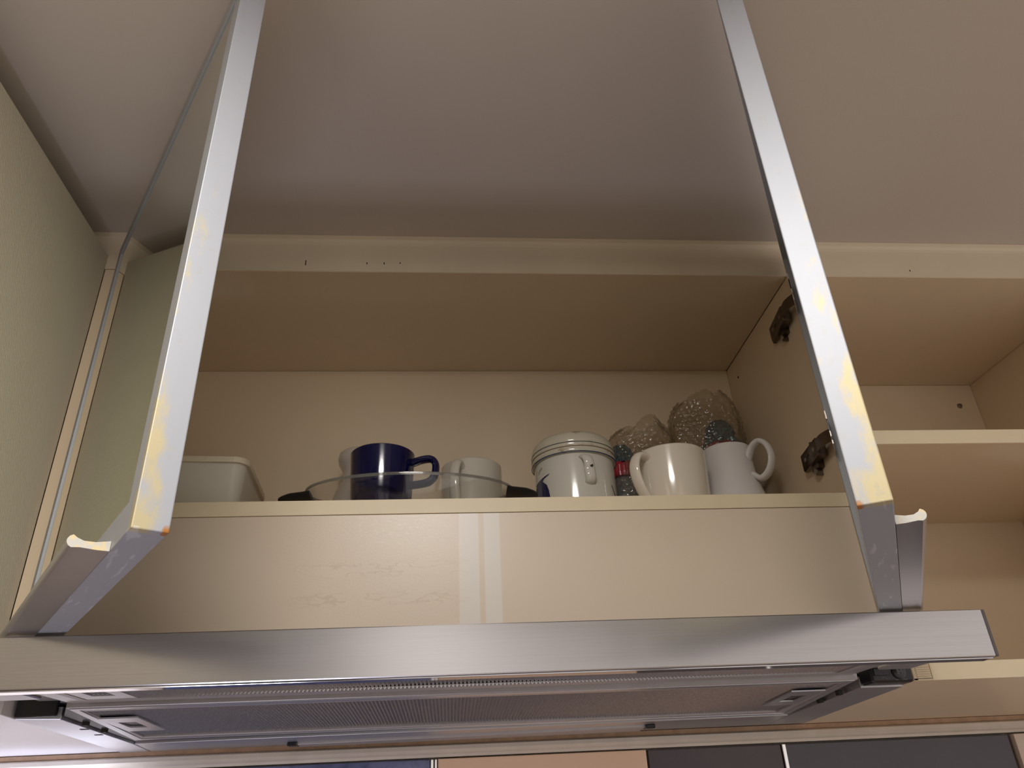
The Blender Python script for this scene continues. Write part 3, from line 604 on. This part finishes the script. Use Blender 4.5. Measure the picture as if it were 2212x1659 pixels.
# vase
t = thing('vase', 'small greyish white vase with rolled lip behind the navy cup', 'vase', (0.300, 0.205, 0))
bm = bmesh.new(); lathe(bm, [(0, 0), (0.028, 0), (0.034, 0.006), (0.040, 0.035), (0.0395, 0.060), (0.033, 0.085), (0.0250, 0.102), (0.0235, 0.110), (0.0255, 0.118), (0.0300, 0.126), (0.0320, 0.134), (0.0305, 0.142), (0.0270, 0.145), (0.0235, 0.141), (0.0215, 0.130), (0.019, 0.110), (0.0, 0.100)], (0.300, 0.205, 0), 48)
part('body', bm, m_grey, t, True)

# enamel jar with lid
J = (0.589, 0.127, 0)
t = thing('jar', 'white enamel jar with domed lid, blue rim line and side lug', 'jar', J)
bm = bmesh.new(); lathe(bm, [(0, 0), (0.048, 0), (0.0515, 0.003), (0.0525, 0.02), (0.0525, 0.090), (0.050, 0.092), (0.0, 0.092)], J, 72); jb = part('body', bm, m_jar, t, True)
bm = bmesh.new(); lathe(bm, [(0.0495, 0.0875), (0.0548, 0.0875), (0.0556, 0.090), (0.0556, 0.0945), (0.0550, 0.0955), (0.0556, 0.0965), (0.0556, 0.1005), (0.0550, 0.1012), (0.0556, 0.1022), (0.0550, 0.1070), (0.0532, 0.1130), (0.0490, 0.1180), (0.0410, 0.1220), (0.030, 0.1248), (0.015, 0.1265), (0, 0.127)], J, 72); lid = part('lid', bm, m_lid, t, True)
for z, m, r in ((0.0878, m_blueline, 0.0562), (0.0955, m_brownline, 0.0558), (0.1012, m_greyline, 0.0558)):
    bm = bmesh.new(); lathe(bm, [(r - 0.0007, z - 0.0006), (r + 0.0002, z - 0.0004), (r + 0.0002, z + 0.0004), (r - 0.0007, z + 0.0006)], J, 72); part('painted_line', bm, m, t, True, sub_of=lid)
def on_cyl(th, z, r=0.0528): return Vector((J[0] + r * math.cos(th), J[1] + r * math.sin(th), z))
def patch(nm, pts, m, parent):
    # polygon in (angle, height), wrapped on the jar in small triangles
    bm = bmesh.new(); c = (sum(p[0] for p in pts) / len(pts), sum(p[1] for p in pts) / len(pts)); K = 6; n = len(pts)
    for i in range(n):
        a, b = pts[i], pts[(i + 1) % n]
        rows = []
        for k in range(K + 1):
            f = k / K; rows.append([bm.verts.new(on_cyl(c[0] + (a[0] - c[0]) * f + ((b[0] - a[0]) * f) * (q / max(k, 1)), c[1] + (a[1] - c[1]) * f + ((b[1] - a[1]) * f) * (q / max(k, 1)))) for q in range(k + 1)])
        for k in range(K):
            for q in range(k + 1):
                bm.faces.new((rows[k][q], rows[k + 1][q], rows[k + 1][q + 1]))
                if q < k: bm.faces.new((rows[k][q], rows[k + 1][q + 1], rows[k][q + 1]))
    bmesh.ops.remove_doubles(bm, verts=bm.verts, dist=1e-6)
    for f in bm.faces:
        f.normal_update()
        cc = f.calc_center_median() - Vector(J)
        if f.normal.x * cc.x + f.normal.y * cc.y < 0: f.normal_flip()
    part(nm, bm, m, t, True, sub_of=parent)
patch('painted_wing', [(-2.38, 0.0655), (-2.42, 0.0640), (-2.60, 0.0610), (-2.66, 0.0560), (-2.95, 0.0560), (-3.02, 0.0600), (-2.80, 0.0620)], m_bird, jb)
patch('painted_bird', [(-2.62, 0.0575), (-2.50, 0.0520), (-2.44, 0.0440), (-2.40, 0.0300), (-2.70, 0.0290), (-3.05, 0.0320), (-3.06, 0.0560), (-2.85, 0.0580)], m_bird, jb)
patch('painted_stroke', [(-0.72, 0.0490), (-0.69, 0.0490), (-0.52, 0.0360), (-0.56, 0.0355)], m_bird, jb)
patch('painted_mark', [(-2.62, 0.0765), (-2.66, 0.0790), (-2.76, 0.0765), (-2.84, 0.0720), (-2.78, 0.0710), (-2.72, 0.0745)], m_ochre, jb)
# lug on the side facing us
th0 = -1.44; d = Vector((math.cos(th0), math.sin(th0), 0)); sd = Vector((-math.sin(th0), math.cos(th0), 0))
bm = bmesh.new(); P = smooth_path([Vector(J) + d * r + sd * s_ + Vector((0, 0, z)) for r, z, s_ in ((0.0505, 0.0810, -0.003), (0.0570, 0.0790, -0.001), (0.0600, 0.0715, 0.001), (0.0585, 0.0625, 0.002), (0.0590, 0.0540, 0.0025), (0.0560, 0.0485, 0.003), (0.0505, 0.0470, 0.003))], 6)
sweep(bm, P, sd, 0.0068, 0.0034, 14); lg = part('lug', bm, m_jar, t, True, sub_of=None)
bm = bmesh.new(); lathe(bm, [(0, 0.0004), (0.0021, 0.0003), (0.0022, -0.002)], seg=18)
rot = Vector((0, 0, 1)).rotation_difference(d).to_matrix(); bmesh.ops.transform(bm, matrix=rot.to_4x4(), verts=bm.verts)
bmesh.ops.translate(bm, verts=bm.verts, vec=Vector(J) + d * 0.0622 + sd * 0.0035 + Vector((0, 0, 0.0655))); part('lug_hole', bm, m_hole, t, True, sub_of=lg)

# oval glass dish
D = (0.3755, 0.0965, 0)
t = thing('glass_dish', 'clear oval glass dish with black silicone end grips at the shelf edge', 'dish', D)
bm = bmesh.new(); lathe(bm, [(0, 0), (0.62, 0.0002), (0.72, 0.004), (0.83, 0.020), (0.95, 0.037), (1.0, 0.0425), (1.010, 0.0445), (1.0, 0.0462), (0.975, 0.0440), (0.93, 0.038), (0.81, 0.022), (0.70, 0.008), (0.60, 0.0045), (0, 0.0045)], D, 96, 0.126, 0.062)
part('bowl', bm, m_glass, t, True)
bm = bmesh.new(); lathe(bm, [(0.997, 0.0440), (1.006, 0.0432), (1.018, 0.0446), (1.016, 0.0466), (1.004, 0.0472), (0.996, 0.0460), (0.997, 0.0440)], D, 96, 0.126, 0.062)
part('rim', bm, m_glassrim, t, True)
for sg in (-1, 1):
    bm = bmesh.new()
    xs = (0.1195, 0.128, 0.140, 0.152, 0.158)
    P = [Vector((D[0] + sg * x, D[1] - 0.002, (0.0425 if sg > 0 else 0.0395) - 0.0015 * k)) for k, x in enumerate(xs)]
    P = smooth_path(P, 4)
    sweep(bm, P, (0, 1, 0), 0.020, 0.0050, 16, lambda f: (1 - 0.55 * max(0, f - 0.55) / 0.45) if f < 0.999 else 0.3)
    part('grip', bm, m_rubber, t, True)

# white tub
def rrect(w_, d_, r, n=6):
    out = []
    for cx, cy, a0 in ((w_ / 2 - r, d_ / 2 - r, 0), (-w_ / 2 + r, d_ / 2 - r, 90), (-w_ / 2 + r, -d_ / 2 + r, 180), (w_ / 2 - r, -d_ / 2 + r, 270)):
        for k in range(n + 1):
            a = math.radians(a0 + 90 * k / n); out.append((cx + r * math.cos(a), cy + r * math.sin(a)))
    return out
TB = (0.094, 0.130, 0)
t = thing('storage_tub', 'cream plastic rectangular tub with yellowed rim behind the left door edge', 'tub', TB, rotz=0.06)
def loft(secs):
    bm = bmesh.new(); prev = None
    for w_, d_, r, z in secs:
        ring = [bm.verts.new((x, y, z)) for x, y in rrect(w_, d_, r)]
        if prev:
            for i in range(len(ring)): bm.faces.new((prev[i], prev[(i + 1) % len(ring)], ring[(i + 1) % len(ring)], ring[i]))
        else: bm.faces.new(ring[::-1])
        prev = ring
    return bm, prev
bm, pv = loft([(0.150, 0.125, 0.012, 0.0), (0.153, 0.128, 0.014, 0.003), (0.163, 0.138, 0.015, 0.075), (0.160, 0.135, 0.014, 0.075), (0.150, 0.125, 0.012, 0.004)])
bm.faces.new(pv); bmesh.ops.recalc_face_normals(bm, faces=bm.faces[:]); o = link('tub_body', bm, m_tub, (0, 0, 0), t, True)
bm, pv = loft([(0.1638, 0.1388, 0.015, 0.0735), (0.170, 0.145, 0.018, 0.0735), (0.171, 0.146, 0.0185, 0.0765), (0.170, 0.145, 0.018, 0.0805), (0.158, 0.133, 0.013, 0.0812), (0.158, 0.133, 0.013, 0.074)])
bmesh.ops.recalc_face_normals(bm, faces=bm.faces[:]); link('rim', bm, m_tubrim, (0, 0, 0), t, True)

# two wrapped ornaments
def ornament(label, c, H, R):
    t = thing('ornament', label, 'ornament', c)
    bm = bmesh.new(); lathe(bm, [(0, 0), (R * 0.9, 0), (R * 1.05, H * 0.08), (R * 1.1, H * 0.35), (R * 0.95, H * 0.60), (R * 0.8, H * 0.66), (0, H * 0.66)], c, 32); part('body', bm, m_pewter, t, True)
    bm = bmesh.new(); lathe(bm, [(R * 0.7, H * 0.64), (R * 1.08, H * 0.64), (R * 1.12, H * 0.68), (R * 1.12, H * 0.75), (R * 1.05, H * 0.78), (R * 0.6, H * 0.78)], c, 64, wob=lambda i, z: 1.0 + 0.02 * (i % 2)); part('collar', bm, m_redcap, t)
    bm = bmesh.new()
    def wob(i, z):
        f = (z / H - 0.77) / 0.23
        return 1.0 + (0.22 * math.sin(i * 2 * PI / 64 * 9 + z * 200) + 0.10 * noise.noise(Vector((i * 0.35, z * 120, H * 9)))) * (1 - f * 0.5)
    lathe(bm, [(R * 1.06, H * 0.77), (R * 0.98, H * 0.80), (R * 0.84, H * 0.83), (R * 0.86, H * 0.88), (R * 0.72, H * 0.935), (R * 0.5, H * 0.975), (R * 0.2, H * 0.99), (0, H)], c, 64, wob=wob); part('cap', bm, m_foil, t, True)
    return t
oa = ornament('wrapped ornament with crumpled blue cap and red collar, between jar and cream mug', (0.6720, 0.196, 0), 0.152, 0.0185)
ob = ornament('tall wrapped ornament, crumpled blue cap and red collar showing above the flared mug', (0.833, 0.219, 0), 0.202, 0.0235)

def wrap(label, c, rx, ry, H, seed, crown, lean):
    bm = bmesh.new(); NU, NV = 150, 110; pitch = 0.0095
    rows = []
    for j in range(NV + 1):
        v_ = j / NV; row = []
        z = H * v_
        for i in range(NU):
            th = 2 * PI * i / NU
            top = max(0.0, (v_ - 0.72) / 0.28)
            k = 1.0 - 0.42 * top ** 2.6
            q = Vector((math.cos(th) * 1.6, math.sin(th) * 1.6, v_ * 3.0)) + Vector((seed, 0, 0))
            n1 = noise.noise(q); n2 = noise.noise(q * 3.1); n3 = noise.noise(q * 7.3)
            k += 0.13 * n1 + 0.07 * n2 + 0.035 * n3
            # bubbles on a hexagonal grid over the sheet
            u = th * (rx + ry) / 2; row_ = round(z / (pitch * 0.866)); uo = (row_ % 2) * pitch / 2
            du = (u - uo) / pitch; du = (du - round(du)) * pitch; dv = z - row_ * pitch * 0.866
            b_ = max(0.0, 1 - (du * du + dv * dv) / (0.0038 ** 2)); bump = 0.0030 * math.sqrt(b_)
            zz = z * (1 + crown * (n1 * 0.6 + 0.35 * math.cos(th - 0.6)) * v_ ** 3)
            cosn, sinn = math.cos(th), math.sin(th)
            row.append(bm.verts.new((c[0] + lean * v_ * v_ + cosn * (rx * k + bump), c[1] + sinn * (ry * k + bump), max(0.0008, zz))))
        rows.append(row)
    for a, b in zip(rows, rows[1:]):
        for i in range(NU): bm.faces.new((a[i], a[(i + 1) % NU], b[(i + 1) % NU], b[i]))
    bmesh.ops.recalc_face_normals(bm, faces=bm.faces[:])
    for f in bm.faces: f.smooth = True
    o = link('bubble_wrap', bm, m_bubble, c); o['label'] = label; o['category'] = 'bubble wrap'
    return o
wrap('clear bubble wrap around the ornament beside the enamel jar', (0.698, 0.207, 0), 0.049, 0.041, 0.190, 3.0, 0.12, 0.012)
wrap('taller clear bubble wrap bundle in the right back corner of the shelf', (0.8150, 0.218, 0), 0.055, 0.033, 0.240, 11.0, 0.12, -0.004)

# ---------------------------------------------------------------- things beyond the frame that light and furnish the place
lt = thing('ceiling_lamp', 'round opal ceiling lamp above and behind the viewer', 'lamp', (LAMP_POS[0], LAMP_POS[1], CE))
bm = bmesh.new(); lathe(bm, [(0, CE), (0.062, CE), (0.062, CE - 0.010), (0.04, CE - 0.012), (0.0, CE - 0.012)], (LAMP_POS[0], LAMP_POS[1], 0), 32); part('lamp_base', bm, m_alu_dk, lt, True)
bm = bmesh.new(); lathe(bm, [(0.100, CE - 0.0122), (0.110, CE - 0.014), (0.112, CE - 0.020), (0.108, CE - 0.0245), (0, CE - 0.0255)], (LAMP_POS[0], LAMP_POS[1], 0), 40); part('lamp_shade', bm, m_lampglass, lt, True)
kl = thing('added_cool_fill', 'unseen cool fill panel added on the worktop at the left', 'lamp', (0.02, -0.22, -1.145))  # made-up body for the added cool fill, out of view
pbox('fill_panel_body', m_alu_dk, kl, -0.095, 0.135, -0.275, -0.165, -1.1448, -1.120, 0.002)
pbox('diffuser', m_striplit, kl, -0.09, 0.13, -0.27, -0.17, -1.1198, -1.112, 0.001)
sl = thing('strip_lamp', 'slim cool white strip lamp on the tiles under the left cupboard', 'lamp', (-0.16, 0.29, -0.29))
pbox('lamp_housing', m_alu_dk, sl, -0.34, 0.02, 0.272, 0.3105, -0.300, -0.285, 0.001)
pbox('diffuser', m_striplit, sl, -0.335, 0.015, 0.275, 0.305, -0.2848, -0.2815, 0.001)
wt = thing('worktop', 'pale worktop below the wall cupboards', 'worktop', (0.8, 0, -1.18))
pbox('top_slab', m_tcream, wt, -0.98, 2.55, -0.30, WY - 0.014, -1.185, -1.145, 0.003)
pbox('front_board', m_lam, wt, -0.98, 2.55, -0.27, -0.25, -ZO + 0.001, -1.1855, 0.001)
fr = thing('tall_cupboard', 'dark tall cupboard on the far side of the kitchen', 'cupboard', (-0.45, -2.5, -ZO))
for k in range(2): pbox('door', mat('dark_wood', (0.045, 0.03, 0.025), 0.35, mott=0.2), fr, -0.98 + k * 0.56, -0.43 + k * 0.56, -2.42, -2.40, -ZO + 0.05, 0.20, 0.002)
pbox('carcass', m_raw, fr, -0.98, 0.13, -2.79, -2.421, -ZO + 0.0005, 0.22, 0.002)

for nm_, x0_, x1_ in (('reflection_post_1', -0.24, -0.13), ('reflection_post_2', 1.20, 1.34)):  # unseen posts added to give the visor its dark reflected bands
    sbox(nm_, m_reflpost, x0_, x1_, -2.78, -2.70, -ZO, CE)
for o in bpy.data.objects:
    if o.get('category') in ('mug', 'ornament', 'bubble wrap'):
        o['group'] = {'mug': 'white mugs on the cupboard shelf', 'ornament': 'wrapped ornaments in the shelf corner', 'bubble wrap': 'bubble wrap bundles in the shelf corner'}[o['category']]
for o in bpy.data.objects:
    if '_o' in o: del o['_o']
print('objects', len(bpy.data.objects))
